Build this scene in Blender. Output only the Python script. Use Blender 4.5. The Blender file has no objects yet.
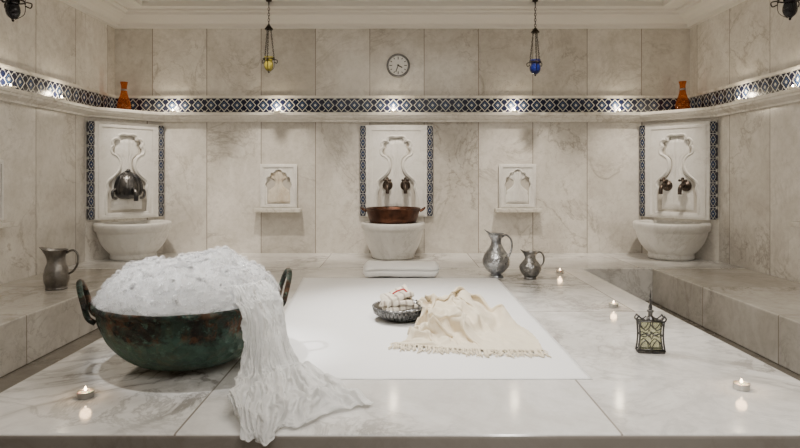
import bpy, bmesh, math, random, time
from mathutils import Vector, noise, Matrix
random.seed(7)
C = bpy.context.scene.collection
pi = math.pi

# ------------------------------------------------------------------ node helpers
class NT:
    def __init__(s, name):
        s.m = bpy.data.materials.new(name); s.m.use_nodes = True
        s.t = s.m.node_tree; s.n = s.t.nodes; s.l = s.t.links
        s.b = s.n['Principled BSDF']
    def new(s, typ, **kw):
        nd = s.n.new(typ)
        for k, v in kw.items(): setattr(nd, k, v)
        return nd
    def val(s, sock, v):
        if hasattr(v, 'links') or isinstance(v, bpy.types.NodeSocket): s.l.new(v, sock)
        else: sock.default_value = v
    def math(s, op, a, b=None, clamp=False):
        nd = s.new('ShaderNodeMath', operation=op); nd.use_clamp = clamp
        s.val(nd.inputs[0], a)
        if b is not None: s.val(nd.inputs[1], b)
        return nd.outputs[0]
    def obj(s):
        return s.new('ShaderNodeTexCoord').outputs['Object']
    def sep(s, v):
        nd = s.new('ShaderNodeSeparateXYZ'); s.l.new(v, nd.inputs[0]); return nd.outputs
    def comb(s, x, y, z):
        nd = s.new('ShaderNodeCombineXYZ')
        for i, v in enumerate((x, y, z)): s.val(nd.inputs[i], v)
        return nd.outputs[0]
    def noise(s, vec, scale, detail=4, rough=.5, dist=0):
        nd = s.new('ShaderNodeTexNoise'); s.l.new(vec, nd.inputs['Vector'])
        nd.inputs['Scale'].default_value = scale; nd.inputs['Detail'].default_value = detail
        nd.inputs['Roughness'].default_value = rough; nd.inputs['Distortion'].default_value = dist
        return nd.outputs['Fac']
    def ramp(s, fac, stops):
        nd = s.new('ShaderNodeValToRGB'); s.l.new(fac, nd.inputs[0])
        e = nd.color_ramp.elements
        while len(e) < len(stops): e.new(.5)
        for i, (p, c) in enumerate(stops):
            e[i].position = p; e[i].color = (c[0], c[1], c[2], 1) if hasattr(c, '__len__') else (c, c, c, 1)
        return nd.outputs['Color']
    def mix(s, fac, a, b, mode='MIX'):
        nd = s.new('ShaderNodeMix', data_type='RGBA', blend_type=mode)
        s.val(nd.inputs[0], fac)
        for i, v in ((6, a), (7, b)):
            if isinstance(v, bpy.types.NodeSocket): s.l.new(v, nd.inputs[i])
            else: nd.inputs[i].default_value = (v[0], v[1], v[2], 1)
        return nd.outputs[2]
    def bump(s, h, strength, dist=.01):
        nd = s.new('ShaderNodeBump'); s.l.new(h, nd.inputs['Height'])
        nd.inputs['Strength'].default_value = strength; nd.inputs['Distance'].default_value = dist
        s.l.new(nd.outputs[0], s.b.inputs['Normal'])
    def shmix(s, fac, a, b):
        nd = s.new('ShaderNodeMixShader'); s.val(nd.inputs[0], fac); s.l.new(a, nd.inputs[1]); s.l.new(b, nd.inputs[2]); return nd.outputs[0]
    def out(s, sh): s.l.new(sh, s.n['Material Output'].inputs[0])
    def set(s, color=None, rough=None, metal=None, **kw):
        if color is not None:
            if isinstance(color, bpy.types.NodeSocket): s.l.new(color, s.b.inputs['Base Color'])
            else: s.b.inputs['Base Color'].default_value = (color[0], color[1], color[2], 1)
        if rough is not None: s.val(s.b.inputs['Roughness'], rough)
        if metal is not None: s.val(s.b.inputs['Metallic'], metal)
        for k, v in kw.items(): s.b.inputs[k.replace('_', ' ')].default_value = v
        return s.m

def marble(name, base, tint, vein, rough=.25, scale=1.0, panel=None, veinw=.035, veinamt=.7, mortar=(.20, .17, .13), fineamt=.3, tone0=.78):
    t = NT(name); co = t.obj(); vec = co; mort = None
    if panel:
        ax, w, h, ox, oz, off, ay = panel
        s = t.sep(co)
        a = t.math('SUBTRACT', s[ax], ox); b = t.math('SUBTRACT', s[ay], oz)
        br = t.new('ShaderNodeTexBrick'); br.offset = off; br.squash = 1
        t.l.new(t.comb(a, b, 0.0), br.inputs['Vector'])
        br.inputs['Color1'].default_value = (0, 0, 0, 1); br.inputs['Color2'].default_value = (1, 1, 1, 1)
        br.inputs['Mortar'].default_value = (.5, .5, .5, 1)
        br.inputs['Scale'].default_value = 1; br.inputs['Mortar Size'].default_value = .0045
        br.inputs['Mortar Smooth'].default_value = .3
        br.inputs['Brick Width'].default_value = w; br.inputs['Row Height'].default_value = h
        rnd = t.math('MULTIPLY', br.outputs['Color'], 17.0)
        va = t.new('ShaderNodeVectorMath', operation='ADD'); t.l.new(co, va.inputs[0]); t.l.new(t.comb(rnd, rnd, rnd), va.inputs[1])
        vec = va.outputs[0]; mort = br.outputs['Fac']
    cloud = t.noise(vec, 1.6*scale, 8, .68, .7)
    c1 = t.mix(t.ramp(cloud, [(.38, 0), (.62, 1)]), base, tint)
    fine = t.noise(vec, 14*scale, 6, .7, .5)
    c1 = t.mix(t.ramp(fine, [(.45, 0), (.75, fineamt)]), c1, vein)
    n1 = t.noise(vec, 1.0*scale, 9, .62, .9)
    r1 = t.math('ABSOLUTE', t.math('SUBTRACT', n1, .5))
    v1 = t.ramp(r1, [(0, 1), (veinw*.2, .5), (veinw, 0)])
    n2 = t.noise(vec, 3.0*scale, 9, .65, .9)
    r2 = t.math('ABSOLUTE', t.math('SUBTRACT', n2, .48))
    v2 = t.ramp(r2, [(0, .6), (veinw*.5, 0)])
    msk = t.ramp(t.noise(vec, .9*scale, 2), [(.42, .12), (.62, 1)])
    vv = t.math('MULTIPLY', t.math('ADD', v1, v2, True), msk)
    c2 = t.mix(t.math('MULTIPLY', vv, veinamt), c1, vein)
    if panel:
        tone = t.ramp(br.outputs['Color'], [(0, (tone0, tone0*.985, tone0*.96)), (1, (1, 1, 1))])
        c2 = t.mix(1.0, c2, tone, 'MULTIPLY')
        c2 = t.mix(t.math('MULTIPLY', mort, .9), c2, mortar)
    t.set(c2, t.math('ADD', t.math('MULTIPLY', cloud, .12), rough-.05))
    return t.m

def tilepat(name, sa, ta, size, s0, t0, sz2=None, lw=1.0, navy=(.006, .010, .035), white=(.56, .56, .53)):
    t = NT(name); s = t.sep(t.obj()); sz2 = sz2 or size
    p = t.math('ABSOLUTE', t.math('SUBTRACT', t.math('FRACT', t.math('DIVIDE', t.math('SUBTRACT', s[sa], s0), size)), .5))
    q = t.math('ABSOLUTE', t.math('SUBTRACT', t.math('FRACT', t.math('DIVIDE', t.math('SUBTRACT', s[ta], t0), sz2)), .5))
    a = t.math('ADD', p, q)
    ring = t.math('LESS_THAN', t.math('ABSOLUTE', t.math('SUBTRACT', a, .42)), .045*lw)
    dot = t.math('LESS_THAN', a, .13*lw)
    cr = t.math('LESS_THAN', t.math('ABSOLUTE', t.math('SUBTRACT', p, q)), .03*lw)
    cr = t.math('MULTIPLY', cr, t.math('GREATER_THAN', a, .42))
    ed = t.math('GREATER_THAN', q, .5-.03*lw)
    cor = t.math('GREATER_THAN', a, .86)
    tot = t.math('ADD', t.math('ADD', t.math('ADD', ring, dot), t.math('ADD', cr, ed)), cor, True)
    col = t.mix(tot, navy, white)
    mid = t.math('MULTIPLY', t.math('LESS_THAN', a, .26), t.math('GREATER_THAN', a, .20))
    col = t.mix(mid, col, (.05, .10, .22))
    t.set(col, .25)
    return t.m

MW = (.86, .83, .78); MT = (.69, .655, .60); MV = (.32, .28, .235)
mat_back = marble('marble_wall_x', MW, MT, MV, .20, 1.4, (0, .585, 1.50, -.325, 1.75, 0, 2), veinw=.024, veinamt=.70, tone0=.77)
mat_side = marble('marble_wall_y', MW, MT, MV, .20, 1.4, (1, .62, 1.50, .1, 1.75, 0, 2), veinw=.024, veinamt=.70, tone0=.77)
mat_plat = marble('marble_platform', (.96, .955, .945), (.74, .73, .715), (.24, .225, .205), .10, .9, (0, 1.45, 1.75, -.005, 1.94, .5, 1), .06, .85, (.26, .23, .20), .15, .92)
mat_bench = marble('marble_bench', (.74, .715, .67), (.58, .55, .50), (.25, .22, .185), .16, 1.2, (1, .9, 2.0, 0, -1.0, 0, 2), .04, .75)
mat_trim = marble('marble_trim', (.84, .81, .75), (.73, .695, .63), (.42, .37, .3), .25, 1.5)
mat_carve = marble('marble_carved', (.86, .85, .82), (.76, .745, .705), (.46, .43, .39), .3, 2.2, None, .028, .5, fineamt=.15)
mat_recess_shade = marble('marble_recess_shade', (.60, .57, .52), (.48, .445, .39), (.34, .29, .24), .4, 2.0, None, .02, .4)  # darker tone puts recess shade and a dirt tint into the colour
mat_aged = marble('marble_aged', (.78, .73, .64), (.62, .53, .40), (.40, .29, .19), .4, 3.0, None, .04, .6)
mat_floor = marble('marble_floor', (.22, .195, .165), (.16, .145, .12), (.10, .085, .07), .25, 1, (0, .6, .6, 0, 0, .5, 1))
t = NT('plaster_ceiling'); mat_ceil = t.set(t.mix(t.noise(t.obj(), 2.0), (.79, .765, .71), (.73, .705, .65)), .7)
mat_fr_x = tilepat('frieze_tile_x', 0, 2, .140, 0, 1.812, .155, .92)
mat_fr_y = tilepat('frieze_tile_y', 1, 2, .140, 0, 1.812, .155, .92)
mat_bord = tilepat('border_tile', 0, 2, .065, .324, 0, .121, .62, (.005, .008, .03), (.58, .58, .55))

def metal(name, c1, c2, rough=.35, bs=60, bstr=.3, metal_=1.0, sc=8):
    t = NT(name); co = t.obj(); n = t.noise(co, sc, 5, .6)
    t.set(t.mix(t.ramp(n, [(.38, 0), (.62, 1)]), c1, c2), t.math('ADD', t.math('MULTIPLY', n, .3), rough-.12), metal_)
    v = t.new('ShaderNodeTexVoronoi'); t.l.new(co, v.inputs['Vector']); v.inputs['Scale'].default_value = bs
    t.bump(v.outputs['Distance'], bstr, .004)
    return t.m
m_silver = metal('aged_silver', (.54, .56, .59), (.22, .23, .25), .26, 55, .8)
m_silver2 = metal('engraved_silver', (.36, .355, .35), (.15, .15, .15), .28, 65, .8)
m_pewter = metal('dark_pewter', (.16, .155, .15), (.06, .06, .065), .33, 45, .6)
m_brown = metal('antique_pewter', (.30, .285, .265), (.14, .13, .12), .36, 40, .4)
m_copper = metal('copper_pan', (.15, .068, .042), (.06, .032, .024), .35, 30, .3)
m_tap = metal('tap_bronze', (.11, .085, .07), (.06, .048, .04), .35, 30, .2)
m_iron = metal('lamp_iron', (.05, .04, .035), (.03, .025, .02), .45, 30, .2)
m_steel = metal('clock_rim', (.22, .22, .22), (.15, .15, .15), .3, 5, 0)
t = NT('verdigris_copper'); co = t.obj()
n1 = t.noise(co, 6.5, 10, .75, .6); n2 = t.noise(co, 11, 9, .75, .5); n3 = t.noise(co, 34, 5, .7)
c = t.mix(t.ramp(n1, [(.46, 0), (.57, 1)]), (.016, .014, .011), (.036, .066, .050))
c = t.mix(t.ramp(n2, [(.50, 0), (.58, .95)]), c, (.13, .065, .036))
s = t.sep(co)
c = t.mix(t.ramp(t.math('ADD', t.math('MULTIPLY', s[2], 5.0), t.math('MULTIPLY', n1, -1.6)), [(.0, .6), (.20, 0)]), c, (.09, .18, .14))
c = t.mix(t.ramp(n3, [(.57, 0), (.66, .8)]), c, (.13, .23, .18))
t.set(c, t.math('ADD', t.math('MULTIPLY', n2, .6), .18), .5)
v = t.new('ShaderNodeTexVoronoi'); t.l.new(co, v.inputs['Vector']); v.inputs['Scale'].default_value = 20
t.bump(t.math('ADD', t.math('MULTIPLY', v.outputs['Distance'], 2.6), t.math('ADD', n1, t.math('MULTIPLY', n2, 1.5))), 1.0, .018); m_patina = t.m

def fabric(name, col, rough=.9, scale=250, sheen=.2, alpha=1.0, bump=.35):
    t = NT(name); co = t.obj(); n = t.noise(co, scale, 2); n2 = t.noise(co, 6, 3)
    t.set(t.mix(n2, tuple(x*.95 for x in col), col), rough, None, Sheen_Weight=sheen)
    if alpha < 1:
        r_ = t.math('ABSOLUTE', t.math('SUBTRACT', t.noise(co, 22, 3, .6, 1.5), .5))
        t.bump(t.math('ADD', t.math('MULTIPLY', n, .08), t.math('MULTIPLY', r_, 1.6)), .6, .010)
    else: t.bump(n, bump, .003)
    if alpha < 1:
        tl = t.new('ShaderNodeBsdfTranslucent'); tl.inputs[0].default_value = (col[0], col[1], col[2], 1)
        m1 = t.shmix(.30, t.b.outputs[0], tl.outputs[0])
        tp = t.new('ShaderNodeBsdfTransparent')
        t.out(t.shmix(t.math('MULTIPLY', t.ramp(t.noise(co, 7, 4), [(.35, .3), (.65, 1)]), 1-alpha), m1, tp.outputs[0]))
    return t.m
m_sheet = fabric('white_sheet', (.94, .94, .94))
m_towel = fabric('white_terry', (.95, .945, .93), scale=110, bump=.8)
m_gauze = fabric('white_gauze', (.96, .96, .95), .55, 200, .2, .66, .25)
m_cream = fabric('cream_wool', (.82, .73, .57), .95, 170, .05)
t = NT('striped_cloth'); s = t.sep(t.obj())
w = t.math('SINE', t.math('MULTIPLY', t.math('ADD', s[0], t.math('MULTIPLY', s[1], .5)), 150.0))
c = t.mix(t.math('GREATER_THAN', w, .62), (.80, .74, .63), (.44, .38, .32)); t.set(c, .95); m_mitt = t.m
m_red = fabric('red_braid', (.50, .03, .03), .8)
t = NT('foam'); co = t.obj()
v = t.new('ShaderNodeTexVoronoi'); t.l.new(co, v.inputs['Vector']); v.inputs['Scale'].default_value = 130
v2 = t.new('ShaderNodeTexVoronoi'); t.l.new(co, v2.inputs['Vector']); v2.inputs['Scale'].default_value = 60
t.set(t.mix(t.ramp(v2.outputs['Distance'], [(.3, 0), (.75, 1)]), (.995, .995, .995), (.90, .915, .93)), .18, None)
t.bump(t.math('SUBTRACT', 1.0, v.outputs['Distance']), .40, .004)
tl = t.new('ShaderNodeBsdfTranslucent'); tl.inputs[0].default_value = (.99, .99, .99, 1)
t.out(t.shmix(.5, t.b.outputs[0], tl.outputs[0])); m_foam = t.m
t = NT('soap_bubble')
fr_ = t.new('ShaderNodeLayerWeight'); fr_.inputs[0].default_value = .35
tp = t.new('ShaderNodeBsdfTransparent'); t.set((.99, .99, 1), .03)
t.out(t.shmix(t.math('ADD', t.math('MULTIPLY', fr_.outputs['Facing'], .38), .06), tp.outputs[0], t.b.outputs[0])); m_bub = t.m
t = NT('wax'); t.set((.92, .86, .74), .5, None, Subsurface_Weight=.5, Subsurface_Scale=.01); m_wax = t.m
t = NT('tin'); t.set((.62, .60, .56), .3, .9); m_tin = t.m
t = NT('flame'); t.set((1, .7, .35), .5); t.b.inputs['Emission Color'].default_value = (1, .74, .46, 1); t.b.inputs['Emission Strength'].default_value = 18; m_flame = t.m
t = NT('bright_flame'); t.set((1, .8, .5), .5); t.b.inputs['Emission Color'].default_value = (1, .86, .66, 1); t.b.inputs['Emission Strength'].default_value = 90; m_flame2 = t.m
def glass(name, col, rough=.05, tr=.75, ior=1.4):
    t = NT(name); n = t.noise(t.obj(), 20, 2)
    t.set(t.mix(n, col, tuple(x*.8 for x in col)), rough, None, Transmission_Weight=tr, IOR=ior)
    return t.m
m_blue = glass('cobalt_glass', (.010, .018, .15), .08, .4); m_yel = glass('yellow_glass', (.40, .34, .06), .1, .45); m_dark = glass('smoky_glass', (.04, .04, .05))
t = NT('tinted_perfume_glass'); tp = t.new('ShaderNodeBsdfTransparent'); n = t.noise(t.obj(), 18, 3)
t.l.new(t.mix(n, (.86, .86, .72), (.66, .67, .50)), tp.inputs[0]); t.set((.45, .46, .38), .04); t.out(t.shmix(.18, tp.outputs[0], t.b.outputs[0])); m_green = t.m
t = NT('amber_painted_glass'); co = t.obj()
v = t.new('ShaderNodeTexVoronoi'); t.l.new(co, v.inputs['Vector']); v.inputs['Scale'].default_value = 55
c = t.mix(t.ramp(v.outputs['Distance'], [(.22, .9), (.34, 0)]), (.40, .095, .014), (.74, .48, .20)); t.set(c, .08)
tl = t.new('ShaderNodeBsdfTranslucent'); t.l.new(c, tl.inputs[0]); tp = t.new('ShaderNodeBsdfTransparent'); tp.inputs[0].default_value = (.92, .50, .14, 1)
t.out(t.shmix(.62, t.shmix(.25, t.b.outputs[0], tl.outputs[0]), tp.outputs[0])); m_amber = t.m
t = NT('clock_face'); t.set((.86, .86, .84), .4); m_face = t.m
t = NT('black_paint'); t.set((.02, .02, .02), .4); m_blk = t.m

# ------------------------------------------------------------------ mesh helpers
def mk(name, bm, mat, smooth=False, parent=None, loc=None, rot=None):
    me = bpy.data.meshes.new(name); bmesh.ops.recalc_face_normals(bm, faces=bm.faces); bm.to_mesh(me); bm.free()
    if smooth:
        for p in me.polygons: p.use_smooth = True
    me.materials.append(mat)
    o = bpy.data.objects.new(name, me); C.objects.link(o)
    if parent: o.parent = parent
    if loc: o.location = loc
    if rot: o.rotation_euler = rot
    return o
def tag(o, label, cat, group=None):
    o['label'] = label; o['category'] = cat
    if group: o['group'] = group
    return o
def struct(o, label=None, cat=None):
    o['kind'] = 'structure'
    if label: o['label'] = label
    if cat: o['category'] = cat
    return o
def bbox(bm, x0, x1, y0, y1, z0, z1):
    vs = [bm.verts.new((x, y, z)) for z in (z0, z1) for x, y in ((x0, y0), (x1, y0), (x1, y1), (x0, y1))]
    for f in ((3, 2, 1, 0), (4, 5, 6, 7), (0, 1, 5, 4), (1, 2, 6, 5), (2, 3, 7, 6), (3, 0, 4, 7)): bm.faces.new([vs[i] for i in f])
def box(name, a, mat, bev=0, **kw):
    bm = bmesh.new(); bbox(bm, *a)
    if bev: bmesh.ops.bevel(bm, geom=bm.edges[:], offset=bev, segments=3, affect='EDGES', profile=.6)
    return mk(name, bm, mat, **kw)
def cr(a, b, c, d, u):
    return .5*((2*b)+(-a+c)*u+(2*a-5*b+4*c-d)*u*u+(-a+3*b-3*c+d)*u**3)
def dense(prof, n=4):
    out = []
    for i in range(len(prof)-1):
        p0 = prof[max(i-1, 0)]; p1 = prof[i]; p2 = prof[i+1]; p3 = prof[min(i+2, len(prof)-1)]
        for k in range(n):
            u = k/n
            out.append(tuple(cr(p0[d], p1[d], p2[d], p3[d], u) for d in range(len(p1))))
    out.append(tuple(prof[-1])); return out
def lathe_bm(bm, prof, segs=48, cx=0, cy=0, cz=0, fn=None):
    rings = []
    for r, z in prof:
        if r < 1e-5: rings.append([bm.verts.new((cx, cy, cz+z))])
        else: rings.append([bm.verts.new((cx+r*math.cos(2*pi*i/segs), cy+r*math.sin(2*pi*i/segs), cz+z)) for i in range(segs)])
    for a, b in zip(rings, rings[1:]):
        for i in range(segs):
            j = (i+1) % segs
            q = [a[i % len(a)], a[j % len(a)], b[j % len(b)], b[i % len(b)]]
            u = []
            for v in q:
                if v not in u: u.append(v)
            if len(u) > 2:
                try: bm.faces.new(u)
                except ValueError: pass
    if fn:
        for rg in rings:
            for v in rg: fn(v)
def lathe(name, prof, mat, segs=48, sm=0, fn=None, smooth=True, **kw):
    bm = bmesh.new()
    if sm: prof = [(max(r, 0), z) for r, z in dense(prof, sm)]
    lathe_bm(bm, prof, segs, fn=fn); return mk(name, bm, mat, smooth, **kw)
def tube_bm(bm, pts, rad, segs=10, closed=False):
    pts = [Vector(p) for p in pts]; n = len(pts); rings = []; up = None
    for i, p in enumerate(pts):
        if closed: d = pts[(i+1) % n]-pts[i-1]
        else: d = pts[min(i+1, n-1)]-pts[max(i-1, 0)]
        d.normalize()
        if up is None: up = d.orthogonal().normalized()
        up = (up-d*up.dot(d))
        if up.length < 1e-6: up = d.orthogonal()
        up.normalize(); w = d.cross(up)
        r = rad[i] if hasattr(rad, '__len__') else rad
        rings.append([bm.verts.new(p+up*r*math.cos(2*pi*k/segs)+w*r*math.sin(2*pi*k/segs)) for k in range(segs)])
    m = n if closed else n-1
    for i in range(m):
        a, b = rings[i], rings[(i+1) % n]
        for k in range(segs): bm.faces.new((a[k], a[(k+1) % segs], b[(k+1) % segs], b[k]))
    if not closed:
        bm.faces.new(rings[0][::-1]); bm.faces.new(rings[-1])
def tube(name, pts, rad, mat, segs=10, closed=False, sm=0, **kw):
    bm = bmesh.new()
    if sm: pts = dense(pts, sm)
    tube_bm(bm, pts, rad, segs, closed); return mk(name, bm, mat, True, **kw)
def sweep(name, path, prof, mat, **kw):
    bm = bmesh.new(); P = [Vector(p) for p in path]; n = len(P); rings = []
    for i, p in enumerate(P):
        ds = []
        if i > 0: ds.append((P[i]-P[i-1]).normalized())
        if i < n-1: ds.append((P[i+1]-P[i]).normalized())
        ns = [Vector((d.y, -d.x)) for d in ds]
        m = sum(ns, Vector((0, 0))); m.normalize(); k = 1/max(m.dot(ns[0]), .2)
        rings.append([bm.verts.new((p.x+m.x*o*k, p.y+m.y*o*k, z)) for o, z in prof])
    L = len(prof)
    for a, b in zip(rings, rings[1:]):
        for j in range(L): bm.faces.new((a[j], a[(j+1) % L], b[(j+1) % L], b[j]))
    bm.faces.new(rings[0]); bm.faces.new(rings[-1][::-1])
    return mk(name, bm, mat, **kw)
def shape2d(name, loops, thick, bev, mat, yoff=0, parent=None, sx=1, sz=1):
    """flat outline (x,z) with holes, extruded; front faces -Y; back at y=yoff"""
    cu = bpy.data.curves.new(name+'_c', 'CURVE'); cu.dimensions = '2D'; cu.fill_mode = 'BOTH'
    cu.extrude = max(thick/2-bev, .0005); cu.bevel_depth = bev; cu.bevel_resolution = 3
    for lp in loops:
        sp = cu.splines.new('POLY'); sp.points.add(len(lp)-1); sp.use_cyclic_u = True
        for q, (x, z) in zip(sp.points, lp): q.co = (x*sx, z*sz, 0, 1)
    tmp = bpy.data.objects.new('tmp', cu); C.objects.link(tmp)
    dg = bpy.context.evaluated_depsgraph_get(); dg.update()
    me = bpy.data.meshes.new_from_object(tmp.evaluated_get(dg)); me.name = name
    bpy.data.objects.remove(tmp)
    me.transform(Matrix(((1, 0, 0, 0), (0, 0, -1, yoff-thick/2), (0, 1, 0, 0), (0, 0, 0, 1))))
    me.materials.clear(); me.materials.append(mat)
    o = bpy.data.objects.new(name, me); C.objects.link(o)
    if parent: o.parent = parent
    return o
def ridged(p, s, off=0):
    return 1-2*abs(noise.noise(Vector((p[0]*s+off, p[1]*s, p[2]*s))))

ZS = .30           # platform top
CX, CY = -.950, 2.72
FR = .390
def foam_h(x, y):
    r = min(math.hypot(x, y)/FR, 1)
    base = .168*max(1-r**2.8, 0)**.75
    n = noise.noise(Vector((x*4.5, y*4.5, 3.4)))*.070+noise.noise(Vector((x*10, y*10, 1.4)))*.032+noise.noise(Vector((x*20, y*20, 5.4)))*.012
    return .294+base+n*(1-r**4)

# ------------------------------------------------------------------ cloth simulation
def grid_mesh(name, rows, nu, nv, disp):
    R = [dense(r, max(1, nu//(len(r)-1))) for r in rows]
    cols = len(R[0])
    cp = [dense([r[i] for r in R], max(1, nv//(len(rows)-1))) for i in range(cols)]
    nr = len(cp[0])
    pos = [[Vector(cp[i][j]) for i in range(cols)] for j in range(nr)]
    V = []
    for j in range(nr):
        for i in range(cols):
            du = pos[j][min(i+1, cols-1)]-pos[j][max(i-1, 0)]; dv = pos[min(j+1, nr-1)][i]-pos[max(j-1, 0)][i]
            nrm = du.cross(dv)
            if nrm.length > 1e-9: nrm.normalize()
            V.append(disp(pos[j][i], nrm, i/(cols-1), j/(nr-1)))
    F = [(j*cols+i, j*cols+i+1, (j+1)*cols+i+1, (j+1)*cols+i) for j in range(nr-1) for i in range(cols-1)]
    me = bpy.data.meshes.new(name); me.from_pydata([tuple(v) for v in V], [], F); me.update()
    for p in me.polygons: p.use_smooth = True
    o = bpy.data.objects.new(name, me); C.objects.link(o)
    return o, cols, nr
def simulate(o, colliders, frames, pin=None, mass=.15, bend=.3, tens=12, dist=.004, selfd=.004, quality=6, damp=3.0):
    sc = bpy.context.scene
    for c_ in colliders:
        c_.modifiers.new('col', 'COLLISION'); c_.collision.thickness_outer = .003; c_.collision.cloth_friction = 60; c_.collision.damping = .6
    md = o.modifiers.new('cloth', 'CLOTH'); s = md.settings
    s.quality = quality; s.mass = mass; s.tension_stiffness = tens; s.compression_stiffness = tens; s.shear_stiffness = tens*.5; s.bending_stiffness = bend; s.air_damping = damp
    cs = md.collision_settings; cs.use_collision = True; cs.distance_min = dist; cs.collision_quality = 2
    cs.use_self_collision = selfd > 0; cs.self_distance_min = max(selfd, .001); cs.self_friction = 5
    if pin is not None:
        vg = o.vertex_groups.new(name='pin'); vg.add(pin, 1.0, 'REPLACE'); s.vertex_group_mass = 'pin'
    md.point_cache.frame_start = 1; md.point_cache.frame_end = frames+1
    t0 = time.time(); f = 1
    for f in range(1, frames+1):
        sc.frame_set(f)
        if time.time()-t0 > 40: break
    dg = bpy.context.evaluated_depsgraph_get()
    me = bpy.data.meshes.new_from_object(o.evaluated_get(dg))
    old = o.data; o.modifiers.clear(); o.data = me
    for g in list(o.vertex_groups): o.vertex_groups.remove(g)
    bpy.data.meshes.remove(old)
    for p in me.polygons: p.use_smooth = True
    for c_ in colliders: bpy.data.objects.remove(c_)
    sc.frame_set(1)
def smooth_grid(o, cols, nr, it):
    P = [v.co.copy() for v in o.data.vertices]
    for _ in range(it):
        Q = [p.copy() for p in P]
        for j in range(1, nr-1):
            for i in range(1, cols-1):
                k = j*cols+i
                Q[k] = P[k]*.5+(P[k-1]+P[k+1]+P[k-cols]+P[k+cols])*.125
        for i in range(1, cols-1): Q[i] = P[i]*.5+(P[i-1]+P[i+1])*.25
        for j in range(1, nr-1): Q[j*cols] = P[j*cols]*.5+(P[(j-1)*cols]+P[(j+1)*cols])*.25
        P = Q
    for v, p in zip(o.data.vertices, P): v.co = p

TB = (.01, 3.48, ZS+.006); TR = 1.13
tmpm = bpy.data.materials.new('temporary')
def slab_collider(): return box('col_slab', (-1.4, 1.5, 1.94, 4.9, .1, ZS+.003), tmpm)
# --- shawl
zz = ZS+.012
rows = [
 [(.13, 3.60, zz+.12), (.21, 3.70, zz+.12), (.31, 3.76, zz+.09), (.42, 3.74, zz+.00)],
 [(.09, 3.48, zz+.15), (.21, 3.55, zz+.18), (.34, 3.60, zz+.16), (.52, 3.60, zz+.00)],
 [(.08, 3.34, zz+.12), (.21, 3.37, zz+.18), (.37, 3.41, zz+.17), (.61, 3.43, zz+.00)],
 [(.02, 3.21, zz+.05), (.18, 3.20, zz+.14), (.38, 3.22, zz+.15), (.67, 3.24, zz+.00)],
 [(-.01, 3.06, zz+.03), (.19, 3.04, zz+.08), (.42, 3.03, zz+.09), (.69, 3.03, zz+.00)],
 [(-.035, 2.95, zz), (.17, 2.89, zz), (.44, 2.83, zz), (.675, 2.84, zz)],
]
def sd(p, n, u, v):
    k = min(1, (1-v)*5, (1-u)*6)
    wx = noise.noise(Vector((p.x*3, p.y*3, 2)))*.26; wy = noise.noise(Vector((p.x*3, p.y*3, 8)))*.26
    Q = Vector((p.x+wx, p.y+wy, 0))
    a1 = Q.x*.85+Q.y*.52
    f = math.sin(a1*2*pi*7.0)
    f2 = noise.noise(Vector((Q.x*5.5, Q.y*5.5, 4)))*2
    d = k*(.050*f+.050*f2)
    q = p+Vector((0, 0, 1))*d+Vector((.022*math.cos(a1*2*pi*7.0), .012*math.cos(a1*2*pi*7.0), 0))*k
    q.z = max(q.z, ZS+.012+.003*(1+noise.noise(p*20)))
    if math.hypot(q.x-TB[0], q.y-TB[1]) < .182: q.z = max(q.z, ZS+.15+.02*f)
    e = math.hypot((q.x-.34)/.19, (q.y-3.38)/.26)
    if e < 1.08: q.z = max(q.z, ZS+.018+.13*math.sqrt(max(0, 1.15-e*e))+.02*f)
    return q
shawl, sc_, sr_ = grid_mesh('fringed_shawl', rows, 96, 100, sd)
pins = [(sr_-1)*sc_+i for i in range(0, sc_)]+[j*sc_+sc_-1 for j in range(0, sr_, 6)]
cb = lathe('col_bowl', [(0, .006), (.10, .006), (.14, .03), (.170, .072), (.168, .082), (.12, .085), (.095, .13), (.05, .15), (0, .153)], tmpm, 40, loc=(TB[0], TB[1], ZS+.003))
bm = bmesh.new(); bmesh.ops.create_uvsphere(bm, u_segments=56, v_segments=36, radius=1)
for v in bm.verts:
    q = v.co.copy(); a1 = q.x*.85+q.y*.52
    h = 1+.24*math.sin(a1*8.5+3*noise.noise(q*1.5))+.40*noise.noise(Vector((q.x*2.6, q.y*2.6, 4)))
    v.co = Vector((.34+q.x*.19, 3.38+q.y*.26+q.x*.03, ZS+q.z*.108*h))
core = mk('col_core', bm, tmpm)
simulate(shawl, [slab_collider(), cb, core], 26, pins, .2, .3, 14, .004, .004, 5, 2.0)
smooth_grid(shawl, sc_, sr_, 2)
# extra soft folds that the coarse weave could not form
for j in range(sr_):
    for i in range(sc_):
        v = shawl.data.vertices[j*sc_+i]; p = v.co; vv = j/(sr_-1); uu = i/(sc_-1)
        k = max(0, min(1, (1-vv)*4, (1-uu)*5))
        wx = noise.noise(Vector((p.x*4, p.y*4, 12)))*.13
        a1 = (p.x+wx)*.90+(p.y+wx*.7)*.42
        f = 1-abs(math.sin(pi*a1*11+1.5*noise.noise(Vector((p.x*7, p.y*7, 1)))))*2
        f3 = ridged((p.x, p.y, 3.0), 9)
        v.co.z += k*(.015*f+.013*f3)*min(1, max(.25, (p.z-ZS)/.05))
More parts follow.
